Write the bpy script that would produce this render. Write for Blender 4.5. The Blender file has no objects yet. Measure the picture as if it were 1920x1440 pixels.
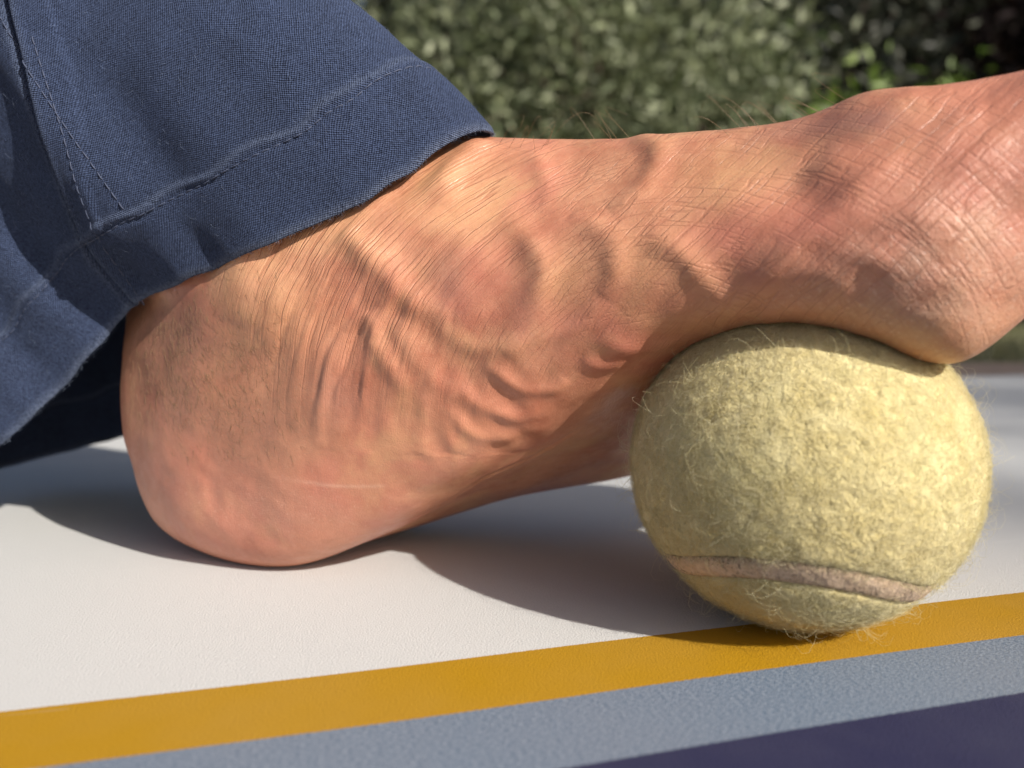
import bpy, bmesh, math, random
import numpy as np
from mathutils import Vector, Matrix

random.seed(7)
RNG = np.random.default_rng(11)
rad = math.radians
SC = bpy.context.scene
COL = SC.collection

# ------------------------------------------------------------------ camera
CAM_H = 0.0655
cam_d = bpy.data.cameras.new("camera")
cam = bpy.data.objects.new("camera", cam_d)
COL.objects.link(cam)
cam.location = (0, 0, CAM_H)
cam.rotation_euler = (rad(90 - 5.36), 0, 0)
cam_d.sensor_width = 36.0
cam_d.lens = 28.0
cam_d.clip_start = 0.005
cam_d.clip_end = 400
cam_d.dof.use_dof = True
cam_d.dof.focus_distance = 0.168
cam_d.dof.aperture_fstop = 10.8
SC.camera = cam

# ------------------------------------------------------------------ light
SUN_EL = 33.5
SUN_AZ = -41.0        # direction TO the sun, degrees from +X towards +Y
world = bpy.data.worlds.new("World")
SC.world = world
world.use_nodes = True
wn = world.node_tree.nodes
wl = world.node_tree.links
sky = wn.new("ShaderNodeTexSky")
sky.sky_type = 'NISHITA'
sky.sun_disc = False
sky.sun_elevation = rad(SUN_EL)
sky.sun_rotation = rad(90 - SUN_AZ)
sky.air_density = 0.8
sky.dust_density = 3.0
wl.new(sky.outputs[0], wn["Background"].inputs[0])
wn["Background"].inputs[1].default_value = 0.075
sd = bpy.data.lights.new("sun", 'SUN')
sun = bpy.data.objects.new("sun", sd)
COL.objects.link(sun)
sd.energy = 5.0
sd.angle = rad(0.6)
sd.color = (1.0, 0.93, 0.84)
tosun = Vector((math.cos(rad(SUN_EL)) * math.cos(rad(SUN_AZ)), math.cos(rad(SUN_EL)) * math.sin(rad(SUN_AZ)), math.sin(rad(SUN_EL))))
sun.rotation_euler = tosun.to_track_quat('Z', 'Y').to_euler()
sun.location = tosun * 20

SC.view_settings.view_transform = 'Standard'
SC.view_settings.look = 'None'
SC.view_settings.exposure = 0.40
SC.view_settings.gamma = 1.0
SC.render.engine = 'CYCLES'
SC.cycles.use_denoising = True
SC.cycles.max_bounces = 8

# ------------------------------------------------------------------ helpers
def mesh_obj(name, verts, faces, mat=None, parent=None, smooth=True):
    me = bpy.data.meshes.new(name)
    verts = np.asarray(verts, dtype=np.float64)
    me.from_pydata([tuple(v) for v in verts], [], [tuple(int(i) for i in f) for f in faces]) if len(verts) < 20000 else fast_mesh(me, verts, faces)
    if smooth:
        me.polygons.foreach_set("use_smooth", np.ones(len(me.polygons), dtype=bool))
    me.update()
    o = bpy.data.objects.new(name, me)
    COL.objects.link(o)
    if mat is not None:
        me.materials.append(mat)
    if parent is not None:
        o.parent = parent
    return o

def fast_mesh(me, verts, faces):
    faces = np.asarray(faces, dtype=np.int32)
    n, k = faces.shape
    me.vertices.add(len(verts))
    me.vertices.foreach_set("co", np.ascontiguousarray(verts, dtype=np.float32).ravel())
    me.loops.add(n * k)
    me.loops.foreach_set("vertex_index", faces.ravel())
    me.polygons.add(n)
    me.polygons.foreach_set("loop_start", np.arange(0, n * k, k, dtype=np.int32))
    me.update(calc_edges=True)
    me.validate()

def grid_faces(nu, nv, wrap_u=False, wrap_v=False):
    """index = v*nu + u"""
    mu = nu if wrap_u else nu - 1
    mv = nv if wrap_v else nv - 1
    u, v = np.meshgrid(np.arange(mu), np.arange(mv))
    u2, v2 = (u + 1) % nu, (v + 1) % nv
    return np.stack([v * nu + u, v * nu + u2, v2 * nu + u2, v2 * nu + u], -1).reshape(-1, 4)

def tag(o, label=None, cat=None, group=None, kind=None):
    if label: o["label"] = label
    if cat: o["category"] = cat
    if group: o["group"] = group
    if kind: o["kind"] = kind
    return o

def cr(P, n, closed=False):
    """Catmull-Rom through points P (k,d) with n samples in all"""
    P = np.asarray(P, float)
    k = len(P)
    t = np.linspace(0, k if closed else k - 1, n, endpoint=not closed)
    i = np.minimum(t.astype(int), (k - 1) if closed else k - 2)
    f = (t - i)[:, None]
    g = (lambda j: P[j % k]) if closed else (lambda j: P[np.clip(j, 0, k - 1)])
    p0, p1, p2, p3 = g(i - 1), g(i), g(i + 1), g(i + 2)
    return 0.5 * (2 * p1 + (p2 - p0) * f + (2 * p0 - 5 * p1 + 4 * p2 - p3) * f ** 2 + (3 * p1 - p0 - 3 * p2 + p3) * f ** 3)

def noise3(P, scale, seed=0):
    """smooth value noise on points P (n,3), range about -1..1"""
    r = np.random.default_rng(seed)
    T = r.uniform(-1, 1, (32, 32, 32))
    Q = P * scale + 1000.0
    I = np.floor(Q).astype(int)
    F = Q - I
    F = F * F * (3 - 2 * F)
    out = 0
    for dx in (0, 1):
        for dy in (0, 1):
            for dz in (0, 1):
                w = (F[:, 0] if dx else 1 - F[:, 0]) * (F[:, 1] if dy else 1 - F[:, 1]) * (F[:, 2] if dz else 1 - F[:, 2])
                out = out + w * T[(I[:, 0] + dx) % 32, (I[:, 1] + dy) % 32, (I[:, 2] + dz) % 32]
    return out

class NT:
    """small node-tree helper"""
    def __init__(s, name):
        s.m = bpy.data.materials.new(name)
        s.m.use_nodes = True
        s.t = s.m.node_tree
        s.n, s.l = s.t.nodes, s.t.links
        s.b = s.n["Principled BSDF"]
        s.out = s.n["Material Output"]
    def add(s, typ, **kw):
        nd = s.n.new(typ)
        for k, v in kw.items():
            setattr(nd, k, v)
        return nd
    def link(s, a, b):
        s.l.new(a, b)
    def put(s, sock, v):
        if hasattr(v, "is_output") or isinstance(v, bpy.types.NodeSocket):
            s.l.new(v, sock)
        else:
            sock.default_value = v
    def math(s, op, a, b=None, c=None, clamp=False):
        nd = s.add("ShaderNodeMath", operation=op, use_clamp=clamp)
        s.put(nd.inputs[0], a)
        if b is not None: s.put(nd.inputs[1], b)
        if c is not None: s.put(nd.inputs[2], c)
        return nd.outputs[0]
    def mix(s, fac, a, b, blend='MIX'):
        nd = s.add("ShaderNodeMix", data_type='RGBA', blend_type=blend)
        s.put(nd.inputs[0], fac); s.put(nd.inputs[6], a); s.put(nd.inputs[7], b)
        return nd.outputs[2]
    def noise(s, vec, scale, detail=3, rough=0.55, dist=0.0, out=0):
        nd = s.add("ShaderNodeTexNoise")
        if vec is not None: s.link(vec, nd.inputs["Vector"])
        nd.inputs["Scale"].default_value = scale
        nd.inputs["Detail"].default_value = detail
        nd.inputs["Roughness"].default_value = rough
        nd.inputs["Distortion"].default_value = dist
        return nd.outputs[out]
    def ramp(s, fac, stops):
        nd = s.add("ShaderNodeValToRGB")
        s.link(fac, nd.inputs[0])
        e = nd.color_ramp.elements
        while len(e) < len(stops): e.new(0.5)
        for el, (p, c) in zip(e, stops):
            el.position = p
            el.color = c if len(c) == 4 else (*c, 1)
        return nd.outputs[0]
    def maprange(s, v, a, b, c=0.0, d=1.0, smooth=False):
        nd = s.add("ShaderNodeMapRange")
        nd.interpolation_type = 'SMOOTHSTEP' if smooth else 'LINEAR'
        s.put(nd.inputs[0], v)
        for i, x in enumerate((a, b, c, d)): s.put(nd.inputs[i + 1], x)
        return nd.outputs[0]
    def attr(s, name, out=2):
        nd = s.add("ShaderNodeAttribute", attribute_name=name)
        return nd.outputs[out]
    def bump(s, h, dist, strength=1.0, normal=None):
        nd = s.add("ShaderNodeBump")
        nd.inputs["Strength"].default_value = strength
        nd.inputs["Distance"].default_value = dist
        s.link(h, nd.inputs["Height"])
        if normal is not None: s.link(normal, nd.inputs["Normal"])
        return nd.outputs[0]
    def obj(s):
        return s.add("ShaderNodeTexCoord").outputs["Object"]

def rgb(r, g, b):
    f = lambda c: (c / 255 / 12.92) if c <= 10 else ((c / 255 + 0.055) / 1.055) ** 2.4
    return (f(r), f(g), f(b), 1)

# foot frame: s along the foot from the back of the heel, w towards the inner side, z up (metres)
FO = np.array([-0.104, 0.233, 0.0])
FA = np.array([math.cos(rad(-20)), math.sin(rad(-20)), 0.0])
FM = np.array([-0.342, -0.940, 0.0])
def foot_to_world(L):
    L = np.asarray(L, float)
    return FO + L[..., :1] * FA + L[..., 1:2] * FM + L[..., 2:3] * np.array([0, 0, 1.0])
def world_to_foot(P):
    d = np.asarray(P, float) - FO
    return np.stack([d @ FA, d @ FM, d[..., 2]], -1)

# tennis ball, squashed between the sole and the mat
BALL_C = np.array([0.0604, 0.1660, 0.0330])
BALL_RX, BALL_RZ = 0.0349, 0.0337

# ------------------------------------------------------------------ mat
STRIPE_DIR = math.atan2(0.0555, 0.1997)
def mat_material():
    t = NT("mat_fabric")
    o = t.obj()
    sep = t.add("ShaderNodeSeparateXYZ"); t.link(o, sep.inputs[0])
    wob = t.noise(o, 6.0, 1)
    wob = t.math('MULTIPLY', t.math('SUBTRACT', wob, 0.5), 0.006)
    fine = t.math('MULTIPLY', t.math('SUBTRACT', t.noise(o, 2600, 1), 0.5), 0.0006)
    y = t.math('ADD', t.math('ADD', sep.outputs[1], wob), fine)
    st = lambda e: t.maprange(y, e - 0.00012, e + 0.00012)
    speck = t.noise(o, 3000, 2, 0.7)
    white = t.mix(speck, (0.46, 0.467, 0.462, 1), (0.60, 0.607, 0.60, 1))
    yel = t.mix(speck, (0.29, 0.152, 0.004, 1), (0.46, 0.255, 0.010, 1))
    ms = t.add("ShaderNodeMapping"); t.link(o, ms.inputs[0]); ms.inputs["Scale"].default_value = (0.45, 1.4, 1)
    gr = t.mix(t.maprange(t.noise(ms.outputs[0], 2600, 2, 0.7), 0.38, 0.62), (0.060, 0.103, 0.165, 1), (0.225, 0.270, 0.33, 1))
    big = t.noise(o, 30, 2)
    gr = t.mix(t.math('MULTIPLY', big, 0.5), gr, (0.19, 0.20, 0.24, 1))
    pur = t.mix(speck, (0.014, 0.015, 0.045, 1), (0.036, 0.036, 0.084, 1))
    c = t.mix(st(S_WHITE), yel, white)
    c = t.mix(st(S_YEL), gr, c)
    c = t.mix(st(S_GREY), pur, c)
    # a faint printed line far back on the white field
    line = t.math('MULTIPLY', t.maprange(y, 0.380, 0.381), t.maprange(y, 0.400, 0.399))
    c = t.mix(t.math('MULTIPLY', line, 0.35), c, (0.45, 0.45, 0.47, 1))
    # wear: faint greying patches and short scuffs
    grey = t.maprange(t.noise(o, 14, 4, 0.6), 0.35, 0.7, 0.0, 0.06)
    c = t.mix(grey, c, (0.42, 0.42, 0.42, 1))
    sc = t.add("ShaderNodeMapping"); t.link(o, sc.inputs[0]); sc.inputs["Rotation"].default_value = (0, 0, 0.7); sc.inputs["Scale"].default_value = (18, 420, 1)
    scuff = t.math('MULTIPLY', t.maprange(t.noise(sc.outputs[0], 1.0, 2), 0.72, 0.78), t.maprange(t.noise(o, 45, 2), 0.5, 0.65))
    c = t.mix(t.math('MULTIPLY', scuff, 0.25), c, (0.75, 0.75, 0.74, 1))
    t.link(c, t.b.inputs["Base Color"])
    t.b.inputs["Roughness"].default_value = 0.9
    t.b.inputs["Specular IOR Level"].default_value = 0.12
    h = t.noise(o, 2100, 3, 0.65)
    h2 = t.noise(o, 160, 3)
    n = t.bump(h, 0.00022, 1.0)
    n = t.bump(h2, 0.0006, 0.10, n)
    t.link(n, t.b.inputs["Normal"])
    return t.m

# local mat frame: x along the stripes, y across them (increasing away from the camera)
MAT_ROT = rad(15.6)
def mat_local(x, y):
    c, s = math.cos(-MAT_ROT), math.sin(-MAT_ROT)
    return (x * c - y * s, x * s + y * c)
S_WHITE = 0.5 * (mat_local(0.0041, 0.1485)[1] + mat_local(-0.0833, 0.124)[1])
S_YEL = mat_local(0.0223, 0.1332)[1]
S_GREY = mat_local(0.05, 0.1205)[1]

def build_mat():
    nx, ny = 160, 120
    xs = np.linspace(-0.75, 1.05, nx)
    ys = np.linspace(-0.10, 0.628, ny)
    X, Y = np.meshgrid(xs, ys)
    P = np.stack([X.ravel(), Y.ravel(), np.zeros(X.size)], -1)
    top = P.copy()
    top[:, 2] = 0.0
    bot = P.copy(); bot[:, 2] = -0.004
    f = grid_faces(nx, ny)
    faces = [tuple(q) for q in f] + [tuple(q[::-1] + nx * ny) for q in f]
    edge = [j for j in range(nx)] + [i * nx + nx - 1 for i in range(1, ny)] + [(ny - 1) * nx + j for j in range(nx - 2, -1, -1)] + [i * nx for i in range(ny - 2, 0, -1)]
    n = nx * ny
    for a, b in zip(edge, edge[1:] + edge[:1]):
        faces.append((b, a, a + n, b + n))
    V = np.concatenate([top, bot])
    me = bpy.data.meshes.new("yoga_mat")
    me.from_pydata([tuple(v) for v in V], [], faces)
    me.materials.append(mat_material())
    o = bpy.data.objects.new("yoga_mat", me)
    COL.objects.link(o)
    o.rotation_euler = (0, 0, MAT_ROT)
    return tag(o, "white exercise mat with yellow, grey blue and purple stripes under the foot", "mat")

# ------------------------------------------------------------------ foot
MM = 0.001
# s: top, inner-upper, inner, inner-bottom, sole, outer-bottom, outer, outer-upper   (w, z) in mm
SEC = [
    (0,   [(0, 76), (6, 68), (7, 48), (5, 34), (0, 30), (-5, 34), (-7, 48), (-6, 68)]),
    (4,   [(0, 82), (12, 70), (17, 45), (12, 22), (0, 17), (-12, 22), (-17, 45), (-12, 70)]),
    (14,  [(0, 90), (17, 73), (25, 40), (19.5, 10), (0, 5), (-20, 11), (-26, 38), (-17, 72)]),
    (34,  [(0, 98), (25, 77), (31, 37), (23.5, 4.5), (0, -1), (-24, 3), (-31, 34), (-26, 74)]),
    (55,  [(0, 105), (31, 80), (32, 43), (25, 5), (0, -1.5), (-25, 2), (-32, 32), (-32, 74)]),
    (75,  [(0, 109), (30, 83), (32, 50), (25.5, 12.5), (0, 6), (-27, 5), (-35, 29), (-28, 68)]),
    (95,  [(2, 107), (27, 87), (32, 59), (25, 24), (0, 16), (-30, 10.5), (-38, 28), (-24, 62)]),
    (115, [(4, 103.7), (24, 88), (31, 65), (25, 37), (0, 26), (-34, 14.5), (-42, 28), (-24, 60)]),
    (133, [(5, 102), (23, 89), (31, 69), (25, 48), (0, 36), (-38, 18.5), (-46, 30), (-26, 60)]),
    (154, [(8, 100.8), (24, 91), (32, 75), (27, 61.5), (2, 51), (-42, 28), (-50, 39), (-28, 64)]),
    (173, [(10, 101.8), (25, 93), (34, 78), (28.5, 65), (3, 60), (-46, 37), (-54, 49), (-28, 73)]),
    (189, [(13, 105.5), (28, 97), (36, 79), (29.5, 62), (4, 57), (-48, 44), (-55, 57), (-26, 82)]),
    (203, [(14, 105.8), (28, 98), (35, 81), (29, 58.5), (6, 54.5), (-45, 47), (-51, 63), (-22, 87)]),
    (216, [(13, 107.3), (23, 102), (29, 86), (24, 68), (4, 64), (-36, 57), (-42, 69), (-18, 88)]),
]

def section_rings(ns=90, nr=64):
    ss = np.array([a for a, _ in SEC], float)
    C = np.array([b for _, b in SEC], float)              # (k,8,2)
    C = np.concatenate([np.repeat(ss[:, None, None], 8, 1), C], -1).reshape(len(SEC), -1)
    D = cr(C, ns).reshape(ns, 8, 3)
    return np.stack([cr(d, nr, closed=True) for d in D])  # (ns,nr,3)

def capped(R):
    """rings (n,m,3) -> verts, faces of a closed tube"""
    n, m, _ = R.shape
    V = np.concatenate([R.reshape(-1, 3), R[0].mean(0)[None], R[-1].mean(0)[None]])
    F = [tuple(q) for q in grid_faces(m, n, wrap_u=True)]
    a, b = n * m, n * m + 1
    for i in range(m):
        F.append((a, (i + 1) % m, i))
        F.append((b, (n - 1) * m + i, (n - 1) * m + (i + 1) % m))
    return V, F

def tube_rings(path, radii, m=28, squash=None, up=(0, 0, 1)):
    path = np.asarray(path, float)
    T = np.gradient(path, axis=0)
    T /= np.linalg.norm(T, axis=1)[:, None]
    a = np.linspace(0, 2 * np.pi, m, endpoint=False)
    R = []
    for p, t, r in zip(path, T, radii):
        n1 = np.cross(t, up); n1 /= np.linalg.norm(n1)
        n2 = np.cross(n1, t)
        rx, ry = (r, r) if np.isscalar(r) else r
        R.append(p + np.cos(a)[:, None] * n1 * rx + np.sin(a)[:, None] * n2 * ry)
    return np.array(R)

def ball_end(path_pts, radii, n):
    """resample a path with round ends"""
    P = cr(np.array(path_pts, float), n)
    r = cr(np.array(radii, float)[:, None], n)[:, 0]
    T0 = P[1] - P[0]; T0 /= np.linalg.norm(T0)
    T1 = P[-1] - P[-2]; T1 /= np.linalg.norm(T1)
    k = np.linspace(0.08, 1, 6)
    cap0 = [(P[0] - T0 * r[0] * math.cos(x * math.pi / 2), r[0] * math.sin(x * math.pi / 2)) for x in k[:-1]]
    cap1 = [(P[-1] + T1 * r[-1] * math.cos(x * math.pi / 2), r[-1] * math.sin(x * math.pi / 2)) for x in k[:-1][::-1]]
    PP = np.array([c[0] for c in cap0] + list(P) + [c[0] for c in cap1])
    RR = np.array([c[1] for c in cap0] + list(r) + [c[1] for c in cap1])
    return PP, RR

LEG_DIR = np.array([-0.70, 0.148, 0.70])
VOXEL = 0.0006

TOES = [
    ([(186, 18, 81), (205, 19, 87), (226, 17, 100), (252, 13, 120)], [17, 15.5, 12.5, 12.5]),
    ([(190, -6, 77), (212, -9, 86), (236, -11, 98), (252, -12, 104)], [12, 10, 8.5, 8.5]),
    ([(186, -20, 71), (208, -24, 80), (230, -27, 91), (244, -28, 95)], [11, 9.5, 8, 8]),
    ([(180, -34, 64), (202, -39, 73), (220, -42, 82), (233, -43, 85)], [11, 9, 7.5, 7.5]),
    ([(172, -46, 56), (192, -51, 65), (208, -55, 72), (218, -56, 74)], [10, 9, 7.5, 7.5]),
]

def build_foot_mesh():
    parts = []
    V, F = capped(section_rings() * MM)
    parts.append((foot_to_world(V), F))
    # lower leg
    A0 = np.array([58, -5, 62.0]); L = LEG_DIR * np.array([1, 1, 1])
    leg = [A0 + L * d for d in (0, 25, 50, 90, 150, 220, 330)]
    PP, RR = ball_end(leg, [33, 33, 30, 29, 32, 38, 42], 40)
    R = tube_rings(PP, RR, up=(0, 1, 0))
    V, F = capped(R * MM)
    parts.append((foot_to_world(V), F))
    # toes: root -> knuckle -> tip
    for pts, r in TOES:
        PP, RR = ball_end(pts, r, 24)
        V, F = capped(tube_rings(PP, RR) * MM)
        parts.append((foot_to_world(V), F))
    # inner and outer ankle bones
    for c, r in (((60, 21, 88), 14), ((50, -23, 76), 14)):
        PP, RR = ball_end([np.array(c) - (3, 0, 4), np.array(c) + (3, 0, 4)], [r, r], 8)
        V, F = capped(tube_rings(PP, RR, up=(0, 1, 0)) * MM)
        parts.append((foot_to_world(V), F))
    vs, fs, k = [], [], 0
    for V, F in parts:
        vs.append(V)
        fs += [tuple(i + k for i in f) for f in F]
        k += len(V)
    me = bpy.data.meshes.new("tmp")
    me.from_pydata([tuple(v) for v in np.concatenate(vs)], [], fs)
    bm = bmesh.new(); bm.from_mesh(me)
    bmesh.ops.recalc_face_normals(bm, faces=bm.faces)
    bm.to_mesh(me); bm.free()
    o = bpy.data.objects.new("tmp", me)
    COL.objects.link(o)
    m = o.modifiers.new("r", 'REMESH'); m.mode = 'VOXEL'; m.voxel_size = VOXEL; m.adaptivity = 0
    m = o.modifiers.new("s", 'SMOOTH'); m.factor = 0.5; m.iterations = int(30 * (0.0009 / VOXEL) ** 2)
    dg = bpy.context.evaluated_depsgraph_get()
    ev = o.evaluated_get(dg)
    res = bpy.data.meshes.new_from_object(ev)
    bpy.data.objects.remove(o); bpy.data.meshes.remove(me)
    return res

def get_co(me):
    a = np.empty(len(me.vertices) * 3, np.float32); me.vertices.foreach_get("co", a)
    return a.reshape(-1, 3).astype(float)
def get_no(me):
    a = np.empty(len(me.vertices) * 3, np.float32); me.vertices.foreach_get("normal", a)
    return a.reshape(-1, 3).astype(float)
def set_co(me, P):
    me.vertices.foreach_set("co", np.ascontiguousarray(P, np.float32).ravel()); me.update()

def press_on_ball(P, k=1.004):
    d = (P - BALL_C) / np.array([BALL_RX, BALL_RX, BALL_RZ]) / k
    r = np.linalg.norm(d, axis=1)
    ins = (r < 1) & (d[:, 2] > -0.2)
    # move up/out to the surface
    Q = P.copy()
    dd = d[ins]
    dd = dd / np.linalg.norm(dd, axis=1)[:, None]
    Q[ins] = BALL_C + dd * np.array([BALL_RX, BALL_RX, BALL_RZ]) * k
    return Q


# relief of the skin, in foot coordinates (mm): (points, height, width)
RIDGES = [
    ([(82.3, 30.0, 82.5), (86.5, 30.8, 79.5), (91.5, 31.3, 75.5), (96.0, 31.8, 70.6), (101.6, 31.7, 66.3), (108.3, 31.3, 63.9)], 1.9, 2.6),
    ([(89.5, 32.3, 65.5), (90.1, 32.3, 63.3), (91.6, 32.1, 59.1), (94.1, 31.8, 53.2), (98.1, 31.0, 47.1)], 1.5, 2.2),
    ([(108.0, 11.0, 103.5), (106.2, 15.0, 101.2), (104.0, 19.3, 96.6), (103.2, 22.6, 92.3), (104.5, 25.0, 88.0)], 2.0, 3.2),
    ([(90.0, 32.1, 72.4), (93.4, 32.2, 66.1), (97.1, 31.9, 59.9), (101.0, 31.2, 53.2), (106.3, 30.2, 48.5), (112.3, 29.2, 45.6)], 1.0, 2.6),
    ([(117.6, 25.7, 85.0), (124.2, 28.1, 79.7), (127.5, 30.1, 73.7), (127.0, 30.9, 67.0), (123.6, 30.8, 60.7), (120.3, 30.5, 56.2)], 1.1, 2.4),
    ([(132.8, 26.1, 84.4), (138.7, 28.2, 81.4), (142.8, 30.3, 77.3), (143.7, 31.3, 72.4), (140.9, 31.3, 68.0)], 1.0, 2.3),
    ([(149.0, 30.2, 79.6), (155.3, 32.0, 76.0), (160.0, 32.6, 71.2), (162.3, 32.0, 67.4), (163.2, 29.9, 63.7), (167.8, 29.3, 62.8)], 1.1, 2.3),
    ([(140.1, 30.2, 60.5), (143.6, 28.6, 58.1), (147.5, 26.3, 57.0), (152.9, 23.7, 57.6), (158.6, 25.1, 59.8)], 0.65, 2.0),
    ([(115.2, 30.6, 55.3), (119.1, 29.9, 51.7), (124.2, 28.3, 48.7), (129.6, 27.1, 49.1), (132.6, 27.4, 51.2)], 0.9, 1.4),
    ([(110.6, 30.2, 50.0), (114.9, 28.8, 45.2), (119.9, 26.8, 42.8), (125.8, 24.7, 43.5)], 0.8, 1.5),
    ([(107.5, 29.6, 45.4), (110.8, 27.7, 40.2), (115.5, 25.1, 37.6), (120.6, 23.6, 39.1)], 0.7, 1.5),
    ([(103.0, 30.2, 47.2), (106.2, 28.4, 40.4), (108.0, 25.5, 34.4)], 0.7, 1.7),
    ([(136.0, 28.8, 55.3), (140.0, 26.7, 53.8), (144.9, 24.4, 54.2)], 0.45, 1.5),
    ([(142.0, 5.0, 102.0), (143.5, 10.0, 101.8), (146.0, 15.8, 100.0), (148.7, 19.1, 96.8), (148.8, 22.2, 92.5), (145.8, 25.2, 88.0), (140.9, 26.5, 85.1)], 1.1, 2.4),
    ([(70.5, 33.2, 74.3), (68.1, 33.8, 67.9), (65.1, 33.8, 60.8), (62.8, 33.2, 53.5)], 0.6, 2.2),
    ([(77.3, 33.2, 67.9), (72.8, 32.8, 58.4), (70.2, 32.0, 49.1), (68.7, 31.1, 39.1)], 0.5, 1.9),
    ([(83.5, 32.5, 60.7), (78.8, 31.9, 51.8), (76.5, 31.1, 42.7), (75.5, 29.9, 34.1)], 0.7, 1.7),
    ([(91.4, 32.1, 59.0), (89.0, 31.3, 49.1), (86.7, 30.1, 40.0)], 0.7, 2.0),
    ([(98.5, 31.9, 63.5), (95.2, 31.4, 52.7), (92.4, 30.3, 43.6), (92.9, 28.8, 36.5)], 0.7, 2.0),
    ([(167.7, 32.6, 67.7), (174.1, 34.0, 70.7), (180.0, 34.9, 71.5), (185.3, 35.2, 69.8)], 0.8, 2.2),
    ([(179.9, 35.1, 74.3), (185.2, 35.8, 75.2), (190.1, 35.9, 73.4), (193.0, 35.4, 69.8)], 0.7, 1.8),
    ([(104, 31.0, 62.0), (112, 30.5, 58.5), (120, 30.3, 57.5), (128, 30.2, 59.5), (136, 30.4, 62.5), (143, 30.9, 67.0)], 0.7, 1.7),
    ([(163.2, 30.5, 64.5), (168, 33.0, 70.5), (174, 34.4, 75.5), (181, 34.6, 81.0), (187, 33.0, 86.5)], 0.6, 1.9),
    ([(120.5, 14.5, 101.0), (124, 18.5, 96.0), (126, 22.0, 91.0), (126, 25.5, 85.5)], 0.6, 1.9),
    ([(60.5, 33.5, 78.0), (58.0, 34.0, 70.0), (56.0, 33.5, 62.0)], 0.5, 5.0),
    ([(100.5, 31.0, 51.0), (101.5, 29.0, 42.0), (100.0, 26.5, 33.0)], 0.6, 1.8),
    ([(193.3, 36.0, 79.6), (197.8, 35.9, 78.7), (201.5, 35.1, 75.2)], 0.5, 2.2),
]
CREASES = [
    ([(77.6, 31.2, 80.2), (71.4, 32.8, 76.0), (66.7, 33.9, 69.7), (60.6, 34.8, 62.6), (55.9, 34.2, 56.6)], 0.30, 0.55),
    ([(82.4, 31.3, 79.3), (79.9, 32.6, 74.2), (72.5, 33.4, 64.3), (64.7, 33.8, 60.5), (60.3, 33.7, 55.4)], 0.34, 0.6),
    ([(93.1, 31.2, 76.9), (88.5, 32.4, 69.7), (85.5, 32.6, 65.3), (81.9, 32.5, 60.7), (78.7, 32.2, 55.3), (75.6, 31.5, 46.3), (73.7, 30.7, 38.3)], 0.6, 0.7),
    ([(100.7, 31.4, 72.3), (93.4, 32.2, 68.9), (87.7, 32.4, 62.6), (83.6, 31.9, 53.6), (79.6, 31.4, 47.3), (78.6, 30.8, 41.8)], 0.5, 0.6),
    ([(98.7, 31.5, 72.4), (90.5, 32.3, 63.5), (87.3, 31.5, 50.9), (85.9, 30.7, 43.6)], 0.4, 0.6),
    ([(104.4, 31.2, 70.6), (99.9, 31.9, 64.3), (95.8, 31.3, 51.8), (94.2, 30.6, 46.3)], 0.35, 0.6),
    ([(73.2, 33.5, 68.0), (69.7, 33.4, 61.6), (65.7, 33.1, 55.4), (63.2, 32.4, 49.0)], 0.45, 0.7),
    ([(81.1, 32.8, 72.4), (76.1, 33.2, 66.1), (72.8, 32.8, 58.4), (69.3, 32.3, 51.8)], 0.35, 0.6),
    ([(85.0, 32.2, 74.8), (78.3, 33.0, 64.4), (74.2, 32.5, 56.2)], 0.3, 0.55),
    ([(192.8, 22.6, 104.3), (193.3, 25.6, 101.1), (194.8, 27.0, 99.4)], 0.28, 0.6),
    ([(205.4, 22.2, 104.6), (205.0, 27.8, 99.8), (204.5, 31.8, 95.4)], 0.15, 0.7),
    ([(190.0, 36.0, 74.3), (194.9, 36.1, 77.9), (200.7, 35.4, 80.5)], 0.18, 0.5),
    ([(185.2, 35.7, 77.8), (193.3, 36.0, 79.6), (197.8, 35.9, 77.9), (202.4, 35.1, 78.8)], 0.18, 0.5),
    ([(76.1, 9.1, 8.7), (91.3, 9.3, 16.9), (107.6, 13.9, 26.4), (119.1, 9.4, 31.3), (131.8, 10.5, 39.5)], 0.5, 0.9),
]

def line_dist(L, pts, reach):
    """distance of points L (mm) to a smooth polyline and a taper factor along it; far points get 1e3"""
    C = cr(np.array(pts, float), 10 * len(pts))
    lo, hi = C.min(0) - reach, C.max(0) + reach
    idx = np.where(((L > lo) & (L < hi)).all(1))[0]
    D = np.full(len(idx), 1e3); T = np.zeros(len(idx))
    Q = L[idx]
    n = len(C) - 1
    for i in range(n):
        a, b = C[i], C[i + 1]
        ab = b - a
        t = np.clip(((Q - a) @ ab) / (ab @ ab), 0, 1)
        d = np.linalg.norm(Q - a - t[:, None] * ab, axis=1)
        m = d < D
        D[m] = d[m]; T[m] = (i + t[m]) / n
    return idx, D, T

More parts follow.
